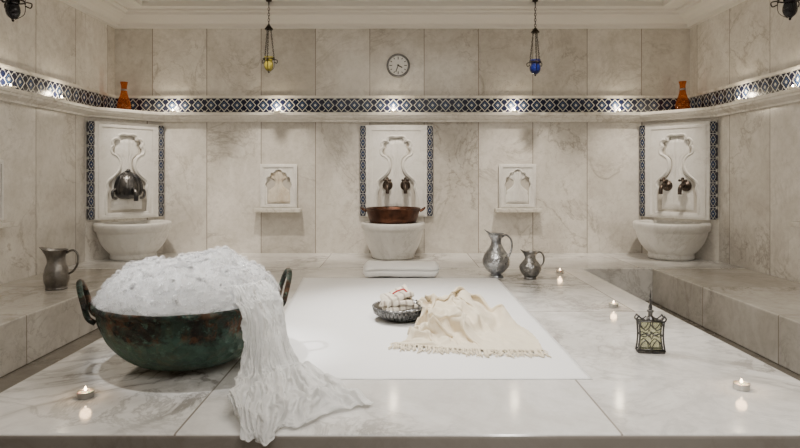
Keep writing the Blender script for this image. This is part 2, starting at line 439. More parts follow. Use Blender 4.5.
# --- gauze
z = ZS
rows = [
 [(-.70, 2.50, z+.37), (-.66, 2.55, z+.37), (-.625, 2.61, z+.37), (-.61, 2.68, z+.36)],
 [(-.670, 2.43, z+.34), (-.62, 2.49, z+.34), (-.58, 2.57, z+.34), (-.56, 2.65, z+.335)],
 [(-.630, 2.388, z+.315), (-.575, 2.45, z+.315), (-.530, 2.54, z+.315), (-.515, 2.61, z+.315)],
 [(-.618, 2.36, z+.20), (-.56, 2.40, z+.20), (-.51, 2.49, z+.20), (-.488, 2.57, z+.20)],
 [(-.615, 2.32, z+.10), (-.55, 2.35, z+.10), (-.485, 2.43, z+.10), (-.445, 2.52, z+.10)],
 [(-.612, 2.25, z+.04), (-.53, 2.28, z+.06), (-.455, 2.37, z+.06), (-.39, 2.47, z+.04)],
 [(-.59, 2.15, z+.03), (-.505, 2.13, z+.06), (-.39, 2.20, z+.06), (-.26, 2.34, z+.03)],
 [(-.56, 2.04, z+.02), (-.465, 1.98, z+.04), (-.35, 2.08, z+.05), (-.17, 2.25, z+.02)],
 [(-.53, 1.97, z+.012), (-.45, 1.905, z-.015), (-.34, 1.99, z+.012), (-.09, 2.195, z+.010)],
]
def gd(p, n, u, v):
    ph = 1.4*noise.noise(Vector((u*2.8, v*2.4, 1.7)))+.7*noise.noise(Vector((u*7, v*5, 4)))
    g = max(0, min(1, (v-.50)/.15)); e = min(1, (1-v)*8)
    w = .7+.8*noise.noise(Vector((u*4, v*4, 9)))
    d = (.007+.008*min(v*2, 1))*w*math.sin(2*pi*8.5*u+ph*7)+.006*math.sin(2*pi*18*u+ph*10)
    d += .009*ridged((u*1.0, v*.5, .3), 20)
    d += g*e*(.024*ridged(p, 7.5)+.015*ridged(p, 16, 3)+.004*ridged(p, 32, 3))
    q = p+n*d*(1 if n.z > -.2 else -1)*(.3+.7*e)
    q += Vector((noise.noise(p*12), noise.noise(p*12+Vector((3, 3, 3))), 0))*.016*g*e
    if v > .85: q += Vector((.012*math.sin(u*31), .022*math.sin(u*23+1)+.010*math.sin(u*57), 0))*((v-.85)/.15)
    if q.y > 1.93: q.z = max(q.z, ZS+.009+.011*g*e*(1+noise.noise(p*14)))
    dx, dy = q.x-CX, q.y-CY; r = math.hypot(dx, dy)
    if q.z < ZS+.31 and r < .422: q.x = CX+dx/r*.422; q.y = CY+dy/r*.422
    if r < .425 and v < .4: q.z = max(q.z, ZS+.310, ZS+foam_h(dx, dy)+.010 if r < FR else 0)
    return q
gauze, gc_, gr_ = grid_mesh('gauze_cloth', rows, 120, 168, gd)
cc = [(0, .004), (.12, .004)]+dense([(.15, .008), (.24, .034), (.32, .10), (.37, .18), (.388, .262)], 3)+[(.398, .268), (.407, .278), (.407, .292), (.397, .300)]
bm = bmesh.new(); lathe_bm(bm, cc, 56)
colc = mk('col_cauldron', bm, tmpm, loc=(CX, CY, ZS))
bm = bmesh.new(); prev = None
for k in range(0, 17):
    r = .40*k/16
    ring = [bm.verts.new((r*math.cos(a), r*math.sin(a), foam_h(r*math.cos(a), r*math.sin(a))+.002)) for a in [i*2*pi/56 for i in range(56)]] if k else [bm.verts.new((0, 0, foam_h(0, 0)))]
    if prev:
        for i in range(56):
            if len(prev) == 1: bm.faces.new((prev[0], ring[i], ring[(i+1) % 56]))
            else: bm.faces.new((prev[i], ring[i], ring[(i+1) % 56], prev[(i+1) % 56]))
    prev = ring
colf = mk('col_foam', bm, tmpm, loc=(CX, CY, ZS))
gp = list(range(gc_*3))+[(gr_-1)*gc_+i for i in range(0, gc_, 5)]+[j*gc_ for j in range(int(gr_*.30), gr_, 9)]+[j*gc_+gc_-1 for j in range(int(gr_*.62), gr_, 9)]
simulate(gauze, [slab_collider(), colc, colf], 10, gp, .08, .05, 8, .003, .003, 5, 2.0)
for o in (shawl, gauze):
    sb = o.modifiers.new('smooth', 'SUBSURF'); sb.levels = 1; sb.render_levels = 1
    md = o.modifiers.new('thick', 'SOLIDIFY'); md.thickness = .005 if o is shawl else .0008; md.offset = 0
shawl.data.materials.clear(); shawl.data.materials.append(m_cream)
gauze.data.materials.clear(); gauze.data.materials.append(m_gauze)
for v in gauze.data.vertices:
    if v.co.y > 1.935 and v.co.z < ZS+.003: v.co.z = ZS+.003
for v in shawl.data.vertices:
    if v.co.z < ZS+.007: v.co.z = ZS+.007
tag(gauze, 'thin white crinkled gauze cloth draped from the cauldron onto the platform', 'cloth')
tag(shawl, 'cream woven shawl with tasselled fringe crumpled on the white sheet', 'shawl')
edge = [shawl.data.vertices[(sr_-1)*sc_+i].co.copy() for i in range(sc_)]
bm = bmesh.new()
for i in range(0, len(edge)-1):
    a = edge[i].copy(); L = .050+random.random()*.055; dx = random.uniform(-.030, .030)+.016*math.sin(i*.17); a.z = max(a.z, ZS+.010)
    tube_bm(bm, [a, a+Vector((dx*.3, -.014, .001)), a+Vector((dx*.5, -.022, .0)), Vector((a.x+dx*.3, a.y-L*.6, ZS+.012)), Vector((a.x+dx, a.y-L, ZS+.009))], [.002, .0044, .0022, .0036, .0030], 5)
    b = a+Vector((.004, 0, 0)); tube_bm(bm, [b, Vector((b.x-dx*.8, b.y-L*.5, ZS+.0105)), Vector((b.x-dx*.3, b.y-L*.9, ZS+.0085))], [.0018, .0018, .0018], 4)
fr = mk('fringe', bm, m_cream, True, parent=shawl); fr['kind'] = 'stuff'

# ------------------------------------------------------------------ room
XL, XR, YB, YF = -3.07, 3.12, 6.46, -1.6
HC = 2.86
CL = [(XL, 5.85), (-2.55, YB)]; CR = [(2.59, YB), (XR, 5.87)]
struct(box('wall_back', (XL-.2, XR+.2, YB, YB+.2, 0, HC), mat_back), 'cream veined marble slab wall', 'wall')
struct(box('wall_left', (XL-.2, XL, YF, YB, 0, HC), mat_side), 'cream veined marble slab wall', 'wall')
struct(box('wall_right', (XR, XR+.2, YF, YB, 0, HC), mat_side), 'cream veined marble slab wall', 'wall')
struct(box('wall_front', (XL-.2, XR+.2, YF-.2, YF, 0, HC), mat_back), 'cream veined marble slab wall', 'wall')
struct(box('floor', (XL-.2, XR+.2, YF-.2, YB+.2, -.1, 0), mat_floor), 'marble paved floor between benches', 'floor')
struct(box('ceiling', (XL-.2, XR+.2, YF-.2, YB+.2, HC, HC+.1), mat_ceil), 'cream plaster ceiling', 'ceiling')
def prism(name, tri, z0, z1, mat):
    bm = bmesh.new(); a = [bm.verts.new((x, y, z0)) for x, y in tri]; b = [bm.verts.new((x, y, z1)) for x, y in tri]
    bm.faces.new(a); bm.faces.new(b)
    for i in range(3): bm.faces.new((a[i], a[(i+1) % 3], b[(i+1) % 3], b[i]))
    return mk(name, bm, mat)
ZL = 1.80
struct(prism('wall_back_left', [CL[0], CL[1], (XL, YB)], ZS, ZL-.01, mat_back), 'angled marble corner wall', 'wall')
struct(prism('wall_back_right', [CR[0], CR[1], (XR, YB)], ZS, ZL-.01, mat_back), 'angled marble corner wall', 'wall')
path_c = [(XL, YF), CL[0], CL[1], CR[0], CR[1], (XR, YF)]
path_s = [(XL, YF), (XL, YB), (XR, YB), (XR, YF)]
struct(sweep('trim_1', path_c, [(0, ZL), (.125, ZL), (.13, ZL-.006), (.13, ZL-.028), (.115, ZL-.034), (.11, ZL-.05), (.075, ZL-.066), (.05, ZL-.075), (.045, ZL-.092), (0, ZL-.092)], mat_trim), 'moulded marble ledge running round the walls', 'ledge')
struct(sweep('trim_2', path_s, [(0, HC), (.26, HC), (.26, HC-.022), (.22, HC-.026), (.215, HC-.05), (.17, HC-.056), (.12, HC-.075), (.085, HC-.105), (.055, HC-.11), (.05, HC-.145), (0, HC-.145)], mat_ceil), 'moulded plaster cornice', 'cornice')
struct(sweep('trim_3', path_s, [(.40, HC), (.52, HC), (.52, HC-.05), (.48, HC-.055), (.46, HC-.035), (.42, HC-.03), (.40, HC-.015)], mat_ceil), 'raised ceiling moulding', 'ceiling moulding')
FZ0, FZ1 = 1.812, 1.967
o = box('trim_4', (XL, XR, YB-.012, YB, FZ0, FZ1), mat_fr_x); struct(o, 'navy and white patterned tile frieze', 'tile frieze')
o = box('trim_5', (XL, XL+.012, YF, YB-.012, FZ0, FZ1), mat_fr_y); struct(o, 'navy and white patterned tile frieze', 'tile frieze')
o = box('trim_6', (XR-.012, XR, YF, YB-.012, FZ0, FZ1), mat_fr_y); struct(o, 'navy and white patterned tile frieze', 'tile frieze')
struct(sweep('trim_7', path_s, [(0, FZ1+.026), (.022, FZ1+.026), (.022, FZ1+.002), (0, FZ1+.002)], mat_trim), 'thin marble bead above the tile frieze', 'trim')

tag(box('marble_platform', (-1.55, 1.64, 1.94, 5.40, 0.001, ZS), mat_plat, .014), 'large glossy grey-veined white marble bathing platform', 'platform')
tag(box('marble_bench', (XL+.002, XR-.002, 5.403, YB-.002, 0.001, ZS), mat_plat, .01), 'low veined marble bench along the wall under the fountains', 'bench')
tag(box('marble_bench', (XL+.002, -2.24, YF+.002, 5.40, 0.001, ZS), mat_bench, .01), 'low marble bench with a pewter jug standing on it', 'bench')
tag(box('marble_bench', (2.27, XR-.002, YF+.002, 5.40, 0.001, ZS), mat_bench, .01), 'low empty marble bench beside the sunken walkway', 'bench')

# ------------------------------------------------------------------ fountain panels
def mirror(pts): return [(x, z) for x, z in pts]+[(-x, z) for x, z in reversed(pts) if x > 1e-6]
vase = [(.210, .05)]+dense([(.210, .05), (.212, .14), (.210, .24), (.192, .30), (.200, .335), (.185, .375), (.14, .415), (.095, .46), (.072, .51), (.068, .56), (.082, .605), (.115, .635)], 4)[1:]+dense([(.115, .635), (.150, .655), (.160, .70), (.138, .735)], 4)[1:]+dense([(.138, .735), (.150, .77), (.125, .80), (.088, .80)], 4)[1:]+dense([(.088, .80), (.082, .835), (.040, .85), (0, .845)], 4)[1:]
# small arched niche outline with scalloped crown
arch = [(.135, .02), (.135, .20)]+dense([(.135, .20), (.150, .235), (.135, .27)], 4)[1:]+dense([(.135, .27), (.128, .315), (.095, .33)], 4)[1:]+dense([(.095, .33), (.085, .365), (.045, .375)], 4)[1:]+dense([(.045, .375), (.030, .395), (0, .405)], 4)[1:]
def grow(pts, d): return [(x+(d if x > .001 else 0), (z-d) if z < .06 else z+d*(.6 if x < .2 else .2)) for x, z in pts]
def rectl(x0, x1, z0, z1): return [(x0, z0), (x1, z0), (x1, z1), (x0, z1)]
def make_tap(parent, x, z, y0):
    bm = bmesh.new()
    def ly(prof, cx, cz, yb):
        segs = 20; rings = []
        for r, d in prof:
            rings.append([bm.verts.new((cx+r*math.cos(2*pi*i/segs), yb-d, cz+r*math.sin(2*pi*i/segs))) for i in range(segs)])
        for a, b in zip(rings, rings[1:]):
            for i in range(segs): bm.faces.new((a[i], a[(i+1) % segs], b[(i+1) % segs], b[i]))
        bm.faces.new(rings[-1]); bm.faces.new(rings[0])
    ly([(.055, 0), (.055, .008), (.045, .016), (.02, .022), (.018, .075), (.026, .08), (.026, .10), (.012, .11)], x, z, y0)
    tube_bm(bm, dense([(x, y0-.085, z), (x, y0-.125, z-.002), (x, y0-.15, z-.03), (x, y0-.155, z-.085)], 5), [.019]*16, 12)
    o = mk('tap', bm, m_tap, True, parent=parent)
    bm = bmesh.new()
    tube_bm(bm, [(x, y0-.085, z), (x, y0-.085, z+.065)], .012)
    tube_bm(bm, [(x-.032, y0-.085, z+.055), (x+.032, y0-.085, z+.055)], .010)
    for sx in (-.032, .032): bmesh.ops.create_uvsphere(bm, u_segments=10, v_segments=8, radius=.013, matrix=Matrix.Translation((x+sx, y0-.085, z+.055)))
    bmesh.ops.create_uvsphere(bm, u_segments=10, v_segments=8, radius=.016, matrix=Matrix.Translation((x, y0-.085, z+.072)))
    mk('tap_handle', bm, m_tap, True, parent=o)
    return o
def width_at(outl, z):
    w = 0
    for (x0, z0), (x1, z1) in zip(outl, outl[1:]):
        if min(z0, z1) <= z <= max(z0, z1) and abs(z1-z0) > 1e-6: w = max(w, x0+(x1-x0)*(z-z0)/(z1-z0))
    return w
def relief(parent, outl, za, zb, f, dz, depth, y0, mat):
    """sculpted pillow relief following an outline: rounded in section, raised rib and flutes"""
    bm = bmesh.new(); nz, nx = 72, 24; R = []
    for j in range(nz+1):
        zv = za+(zb-za)*j/nz; w = width_at(outl, zv)*f; e = min(1, j/5, (nz-j)/5); row = []
        for i in range(nx+1):
            u = -1+2*i/nx
            h = depth*(max(0, 1-u*u)**.5*.75+.35*math.exp(-(u/.28)**2))*e**.5
            h += depth*.20*math.cos(u*pi*5)*(1-abs(u))*e
            row.append(bm.verts.new((u*w, y0-h, dz+zv)))
        R.append(row)
    for j in range(nz):
        for i in range(nx): bm.faces.new((R[j][i], R[j][i+1], R[j+1][i+1], R[j+1][i]))
    return mk('carved_relief', bm, mat, True, parent=parent)
def fountain(loc, rz, kind, label):
    H = .97
    root = box('fountain_panel', (-.322, .322, -.010, -.002, 0, H), mat_recess_shade, .002)
    root.location = loc; root.rotation_euler = (0, 0, rz)
    shape2d('carved_surround', [rectl(-.318, .318, .004, H-.004), mirror(vase)], .034, .010, mat_carve, -.010, root)
    shape2d('carved_moulding', [rectl(-.290, .290, .018, H-.03), rectl(-.262, .262, .036, H-.050)], .009, .004, mat_carve, -.044, root)
    bm = bmesh.new(); tube_bm(bm, [(x, -.042, z) for x, z in mirror(grow(vase, .012))], .012, 8, True)
    mk('carved_rim', bm, mat_carve, True, parent=root)
    relief(root, vase, .085, .825, .76, 0, .024, -.0105, mat_carve)
    for sx in (-1, 1):
        box('tile_border', (min(sx*.324, sx*.389), max(sx*.324, sx*.389), -.038, -.002, 0, H), mat_bord, parent=root)
    if kind == 'taps':
        for sx in (-.095, .095): make_tap(root, sx, .33, -.026)
    else:
        bm = bmesh.new()
        prof = dense([(.0, .175), (.045, .168), (.098, .125), (.132, .055), (.138, -.01), (.118, -.065), (.07, -.10), (0, -.11)], 4)
        lathe_bm(bm, [(max(r, 0), z) for r, z in prof], 40, 0, -.03, .30, fn=lambda v: setattr(v.co, 'y', min(v.co.y, -.03)))
        for a in range(9):
            ang = -1.4+a*.35
            tube_bm(bm, dense([(math.sin(ang)*q, -.03-math.cos(ang)*q, .30+h) for q, h in ((.02, .176), (.100, .126), (.134, .055), (.141, -.01), (.120, -.065))], 3), .006, 6)
        bmesh.ops.create_uvsphere(bm, u_segments=12, v_segments=8, radius=.022, matrix=Matrix.Translation((0, -.05, .482)))
        tube_bm(bm, dense([(-.12, -.05, .30), (-.165, -.06, .27), (-.155, -.06, .21), (-.12, -.06, .205)], 4), .014, 8)
        tube_bm(bm, dense([(.12, -.05, .30), (.165, -.06, .27), (.155, -.06, .21), (.12, -.06, .205)], 4), .014, 8)
        mk('fountain_spout', bm, m_pewter, True, parent=root)
        tube('spout_pipe', dense([(0, -.15, .30), (0, -.20, .275), (0, -.215, .24), (0, -.215, .18)], 5), .022, m_pewter, 12, parent=root)
    tag(root, label, 'fountain panel', 'carved marble fountain panels')
    return root
ZP = .70
fountain((-.038, YB, ZP), 0, 'taps', 'carved marble fountain panel with two bronze taps above a pan')
lc = ((CL[0][0]+CL[1][0])/2, (CL[0][1]+CL[1][1])/2); la = math.atan2(CL[1][1]-CL[0][1], CL[1][0]-CL[0][0])
rc = ((CR[0][0]+CR[1][0])/2, (CR[0][1]+CR[1][1])/2); ra = math.atan2(CR[1][1]-CR[0][1], CR[1][0]-CR[0][0])
fountain((lc[0], lc[1], ZP), la, 'spout', 'carved white marble fountain panel with a dark silver domed spout')
fountain((rc[0], rc[1], ZP), ra, 'taps', 'carved white marble corner fountain panel with two bronze taps')

# basins
def basin(loc, rz, prof, dist, label, octo=0.0):
    def fn(v):
        if octo:
            a = math.atan2(v.co.y, v.co.x); m = ((a) % (pi/4))-pi/8
            k = 1+octo*(math.cos(pi/8)/math.cos(m)-.96)
            v.co.x *= k; v.co.y *= k
        v.co.y = min(v.co.y, dist-.002)
    o = lathe('marble_basin', prof, mat_carve, 96, 0, fn, loc=loc, rot=(0, 0, rz))
    tag(o, label, 'basin', 'marble wash basins'); return o
corner_prof = [(0, .001), (.205, .001), (.215, .006), (.222, .03), (.214, .05)]+dense([(.218, .06), (.25, .09), (.30, .16), (.328, .23), (.338, .275)], 3)+[(.350, .284), (.362, .296), (.366, .352), (.358, .365), (.29, .365), (.282, .355)]+dense([(.275, .30), (.24, .2), (.15, .13), (0, .11)], 3)
ccen = .16
def out(c, ang, d): return (c[0]+math.sin(ang)*d, c[1]-math.cos(ang)*d, ZS+.0005)
basin(out(lc, la, ccen), la, corner_prof, ccen, 'rounded white marble basin below the silver spout', .25)
basin(out(rc, ra, ccen), ra, corner_prof, ccen, 'rounded white marble basin below the two corner taps', .25)
mid_prof = [(0, .001), (.205, .001)]+dense([(.215, .01), (.225, .05), (.262, .13), (.292, .22), (.303, .29)], 3)+[(.318, .297), (.322, .31), (.322, .35), (.315, .36), (.25, .36), (.243, .35)]+dense([(.235, .30), (.22, .22), (.15, .15), (0, .13)], 3)
basin((-.07, 6.105, ZS+.0005), 0, mid_prof, .35, 'white marble basin holding a copper pan')
pan = lathe('copper_pan', [(0, 0), (.19, 0)]+dense([(.2, .005), (.235, .06), (.262, .14), (.272, .185)], 3)+[(.280, .19), (.282, .198), (.274, .2), (.264, .19)]+dense([(.252, .14), (.226, .07), (.19, .012)], 3)+[(0, .008)], m_copper, 56, loc=(-.07, 6.09, ZS+.308))
for sx in (-1, 1):
    tube('handle', dense([(sx*.268, -.06, .165), (sx*.305, -.05, .185), (sx*.32, 0, .20), (sx*.305, .05, .185), (sx*.268, .06, .165)], 4), .010, m_copper, 8, parent=pan)
tag(pan, 'dark reddish copper pan sitting in the marble basin', 'pan')

# small carved plaques and shelves
def plaque(loc, rz, label, inner):
    root = box('carved_plaque', (-.19, .19, -.014, -.002, .045, .505), mat_recess_shade, .003, loc=loc, rot=(0, 0, rz))
    shape2d('carved_surround', [rectl(-.188, .188, .047, .503), [(x, z+.055) for x, z in mirror(arch)]], .036, .010, mat_carve, -.014, root)
    shape2d('carved_moulding', [rectl(-.178, .178, .056, .494), rectl(-.164, .164, .068, .480)], .010, .004, mat_carve, -.050, root)
    bm = bmesh.new(); tube_bm(bm, [(x, -.046, z+.055) for x, z in mirror(arch)], .007, 8, True)
    mk('carved_rim', bm, mat_carve, True, parent=root)
    relief(root, [(x*.62, z*.46) for x, z in vase], .035, .385, .92, .06, .024, -.0145, inner)
    box('shelf', (-.245, .245, -.13, -.002, 0, .04), mat_trim, .008, parent=root)
    tag(root, label, 'wall plaque', 'small carved marble plaques'); return root
plaque((-1.30, YB, .745), 0, 'small carved marble plaque with brown staining above a narrow shelf', mat_aged)
plaque((1.258, YB, .745), 0, 'small white carved marble niche plaque with a narrow shelf', mat_carve)
plaque((XL, 4.38, .745), pi/2, 'small carved marble niche plaque on the side wall', mat_carve)
plaque((XR, 4.38, .745), -pi/2, 'small carved marble niche plaque on the side wall', mat_carve)

# ------------------------------------------------------------------ clock
def disc_y(bm, prof, segs=48):
    rings = []
    for r, d in prof: rings.append([bm.verts.new((r*math.cos(2*pi*i/segs), -d, r*math.sin(2*pi*i/segs))) for i in range(segs)])
    for a, b in zip(rings, rings[1:]):
        for i in range(segs): bm.faces.new((a[i], a[(i+1) % segs], b[(i+1) % segs], b[i]))
    bm.faces.new(rings[0]); bm.faces.new(rings[-1])
bm = bmesh.new(); disc_y(bm, [(.122, 0.002), (.126, .01), (.126, .03), (.118, .038), (.106, .036), (.104, .024)])
clock = mk('wall_clock', bm, m_steel, True, loc=(-.02, YB, 2.314))
bm = bmesh.new(); disc_y(bm, [(.1035, .0245), (.1035, .030)]); mk('clock_face', bm, m_face, parent=clock)
for i in range(12):
    a = i*pi/6; L = .030 if i % 3 == 0 else .018
    d = Vector((math.sin(a), 0, math.cos(a)))
    tube('hour_mark', [d*(.094-L)+Vector((0, -.031, 0)), d*.094+Vector((0, -.031, 0))], .0042, m_blk, 6, parent=clock)
for nm, a, L, r in (('hour_hand', math.radians(118), .050, .006), ('minute_hand', math.radians(200), .074, .0045)):
    d = Vector((math.sin(a), 0, math.cos(a)))
    tube(nm, [d*-.012+Vector((0, -.035, 0)), d*L+Vector((0, -.035, 0))], r, m_blk, 6, parent=clock)
tag(clock, 'round white wall clock with a dark grey metal rim', 'clock')

# ------------------------------------------------------------------ tealights
def tealight(loc, label, group, r=.030, power=.6, col=(1, .66, .36), fm=None, h=1.0):
    root = lathe('tealight_candle', [(0, 0), (r*.95, 0), (r, .002), (r, .022), (r*1.05, .023), (r*.98, .0235), (r*.94, .020), (r*.94, .004), (0, .004)], m_tin, 32, loc=loc)
    lathe('wax', [(0, .005), (r*.93, .005), (r*.93, .017), (0, .017)], m_wax, 32, parent=root)
    tube('wick', [(0, 0, .016), (0, 0, .024)], .0012, m_blk, 6, parent=root)
    lathe('flame', [(0, .022), (.004, .025), (.0052, .029), (.004, .035), (.002, .039), (0, .042)], fm or m_flame, 12, 2, parent=root)
    tag(root, label, 'candle', group)
    L = bpy.data.lights.new('candle_glow', 'POINT'); L.energy = power; L.color = col; L.shadow_soft_size = .02
    lo = bpy.data.objects.new('candle_glow', L); C.objects.link(lo); lo.location = (loc[0], loc[1], loc[2]+.062)
    return root
for x, y, lb in ((1.37, 5.14, 'lit tealight on the marble platform near the small jug'), (1.36, 3.82, 'lit tealight on the marble platform'),
                 (1.34, 2.355, 'lit tealight near the platform front edge'), (-1.19, 2.27, 'lit tealight beside the copper cauldron')):
    tealight((x, y, ZS+.0005), lb, 'tealights on the platform', power=.25)
ledge = [(-2.42, 6.39), (-1.31, 6.39), (-.07, 6.39), (1.22, 6.39), (2.34, 6.39), (XL+.07, 5.32), (XL+.07, 4.62), (XR-.07, 5.40), (XR-.07, 4.66)]
for x, y in ledge:
    tealight((x, y, ZL+.0005), 'glowing tealight on the wall ledge before the tile frieze', 'tealights on the wall ledge', .032, 2.8, (1, .84, .60), m_flame2)

# ------------------------------------------------------------------ amber bottles
def amber(loc, label):
    o = lathe('glass_bottle', [(0, 0), (.060, 0), (.068, .012), (.070, .05), (.064, .09), (.052, .13), (.038, .17), (.030, .21), (.028, .24), (.030, .27), (.037, .300), (.038, .306), (.030, .306), (0, .295)], m_amber, 40, 4, loc=loc)
    lathe('neck_band', [(.030, .215), (.033, .219), (.032, .229), (.029, .233)], m_brown, 32, parent=o)
    tag(o, label, 'bottle', 'amber glass bottles')
amber((-2.87, 6.24, ZL+.001), 'orange decorated glass bottle on the corner ledge')
amber((2.92, 6.20, ZL+.001), 'red-orange decorated glass bottle on the corner ledge')

# ------------------------------------------------------------------ hanging oil lamps
def oil_lamp(x, y, gl, label, s=1.0, zb=2.15, g=1.0):
    root = bpy.data.objects.new('hanging_oil_lamp', None); C.objects.link(root); root.location = (x, y, zb)
    H = HC-zb
    lathe('ceiling_hook', [(0, H), (.03, H), (.028, H-.012), (.008, H-.02), (.006, H-.045), (0, H-.047)], m_iron, 20, parent=root)
    bm = bmesh.new(); z = H-.045; k = 0
    while z > .47:
        pts = [(.009*math.cos(a)*(k % 2), .009*math.cos(a)*((k+1) % 2), z-.016+.017*math.sin(a)) for a in [i*2*pi/10 for i in range(10)]]
        tube_bm(bm, pts, .003, 6, True); z -= .027; k += 1
    mk('top_chain', bm, m_iron, True, parent=root)
    lathe('smoke_cap', [(0, .47), (.012, .465), (.03, .44), (.042, .425), (.040, .42), (.012, .43), (0, .43)], m_iron, 24, parent=root)
    for j in range(3):
        a = j*2*pi/3+.5; r = .055*s
        bm = bmesh.new(); n = 17
        for i in range(n):
            u = i/(n-1); rr = .02+(r-.02)*u; zz = .425-(.425-.125)*u
            cx, cy = rr*math.cos(a), rr*math.sin(a)
            if i % 2: pts = [(cx+.006*math.cos(b), cy, zz+.013*math.sin(b)) for b in [q*2*pi/8 for q in range(8)]]
            else: pts = [(cx, cy+.006*math.cos(b), zz+.013*math.sin(b)) for b in [q*2*pi/8 for q in range(8)]]
            tube_bm(bm, pts, .0025, 5, True)
        mk('side_chain', bm, m_iron, True, parent=root)
    bm = bmesh.new(); pts = [(.055*s*math.cos(a), .055*s*math.sin(a), .13) for a in [i*2*pi/28 for i in range(28)]]
    tube_bm(bm, pts, .006, 8, True)
    for j in range(3):
        a = j*2*pi/3+.5; c, sn = math.cos(a), math.sin(a)
        tube_bm(bm, dense([(.055*s*c, .055*s*sn, .13), (.085*s*c, .085*s*sn, .125), (.08*s*c, .08*s*sn, .095), (.056*s*c, .056*s*sn, .105)], 4), .0045, 6)
        tube_bm(bm, dense([(.055*s*c, .055*s*sn, .13), (.052*s*c, .052*s*sn, .05), (.012*c, .012*sn, .008)], 4), .0025, 6)
    mk('scroll_frame', bm, m_iron, True, parent=root)
    lathe('glass_cup', [(r*g, z) for r, z in [(0, .010), (.018, .014), (.036, .032), (.045, .060), (.042, .090), (.036, .115), (.047, .150), (.042, .145), (.032, .115), (.037, .085), (.030, .055), (0, .04)]], gl, 28, 2, parent=root)
    lathe('finial', [(0, -.01), (.006, -.006), (.009, .002), (.004, .010), (0, .011)], m_iron, 16, parent=root)
    tag(root, label, 'hanging lamp', 'hanging oil lamps')
oil_lamp(-1.29, 5.9, m_yel, 'hanging oil lamp with yellow glass cup on chains')
oil_lamp(1.33, 5.9, m_blue, 'hanging oil lamp with cobalt blue glass cup on chains', zb=2.12, g=1.15)
oil_lamp(-2.58, 4.0, m_dark, 'black scrolled iron hanging lamp on chains', 1.25, 2.17)
oil_lamp(2.60, 4.0, m_dark, 'black scrolled iron hanging lamp on chains', 1.25, 2.18)

# ------------------------------------------------------------------ jugs
def jug(name, loc, prof, mat, hpts, hr, label, spout=None, rz=0):
    H = prof[-1][1]
    def fn(v):
        if spout and v.co.z > spout[0]:
            k = (v.co.z-spout[0])/(H-spout[0]); r = math.hypot(v.co.x, v.co.y)
            if r > 1e-4:
                c = -v.co.x/r
                w = max(c, 0)**4*k
                v.co.x -= w*spout[1]; v.co.z += w*spout[2]
    pr = dense(prof, 4); inner = [(max(r-.005, .002), z) for r, z in reversed(pr) if z > H*.25]
    pr2 = [(0, 0)]+[(max(r, 0), z) for r, z in pr]+inner+[(0, H*.25)]
    bm = bmesh.new(); lathe_bm(bm, pr2, 48, fn=fn)
    o = mk(name, bm, mat, True, loc=loc, rot=(0, 0, rz))
    tube('handle', dense(hpts, 5), hr, mat, 10, parent=o)
    tag(o, label, 'jug'); return o
jug('water_jug', (.79, 4.93, ZS+.0005), [(.055, 0), (.062, .006), (.055, .02), (.045, .03), (.075, .055), (.108, .10), (.112, .14), (.095, .19), (.06, .24), (.042, .28), (.042, .31), (.052, .345), (.066, .36)], m_silver,
    [(.045, 0, .325), (.085, 0, .345), (.125, 0, .31), (.135, 0, .25), (.12, 0, .19), (.10, 0, .16)], .008, 'tall silver ewer with engraved belly and curved handle', (.30, .04, .035), .15)
jug('water_jug', (1.055, 4.86, ZS+.0005), [(.05, 0), (.055, .006), (.048, .018), (.065, .035), (.086, .075), (.084, .11), (.058, .145), (.042, .17), (.046, .20), (.058, .22)], m_silver2,
    [(.048, 0, .20), (.085, 0, .215), (.115, 0, .18), (.115, 0, .13), (.083, 0, .09)], .007, 'small engraved silver jug with a round belly', (.17, .03, .02), .2)
jug('water_jug', (-2.53, 4.42, ZS+.0005), [(.07, 0), (.076, .008), (.072, .02), (.084, .06), (.088, .10), (.078, .15), (.062, .20), (.060, .24), (.072, .275), (.080, .29)], m_brown,
    [(.070, 0, .265), (.115, 0, .285), (.150, 0, .25), (.145, 0, .18), (.115, 0, .13), (.082, 0, .11)], .008, 'grey pewter jug with wide lip on the side bench', (.20, .04, .02), .1)

# ------------------------------------------------------------------ sheet, towel
bm = bmesh.new(); nx, ny = 60, 90
def sheet_z(x, y): return .0035+.0012*noise.noise(Vector((x*2, y*2, 0)))
def sx_(i, j): 
    xl = -.62-.17*(j/ny); return xl+(.79-xl)*i/nx
g = [[bm.verts.new((sx_(i, j)+.004*noise.noise(Vector((j*.2, i*.01, 5))), 2.46+2.43*j/ny+.004*noise.noise(Vector((i*.2, 1, 9))), ZS+sheet_z(i*.1, j*.1))) for i in range(nx+1)] for j in range(ny+1)]
for j in range(ny):
    for i in range(nx): bm.faces.new((g[j][i], g[j][i+1], g[j+1][i+1], g[j+1][i]))
ext = bmesh.ops.extrude_face_region(bm, geom=bm.faces[:])
for v in [e for e in ext['geom'] if isinstance(e, bmesh.types.BMVert)]: v.co.z = ZS+.0005
tag(mk('bath_sheet', bm, m_sheet, True), 'flat white cotton sheet spread over the marble platform', 'sheet')
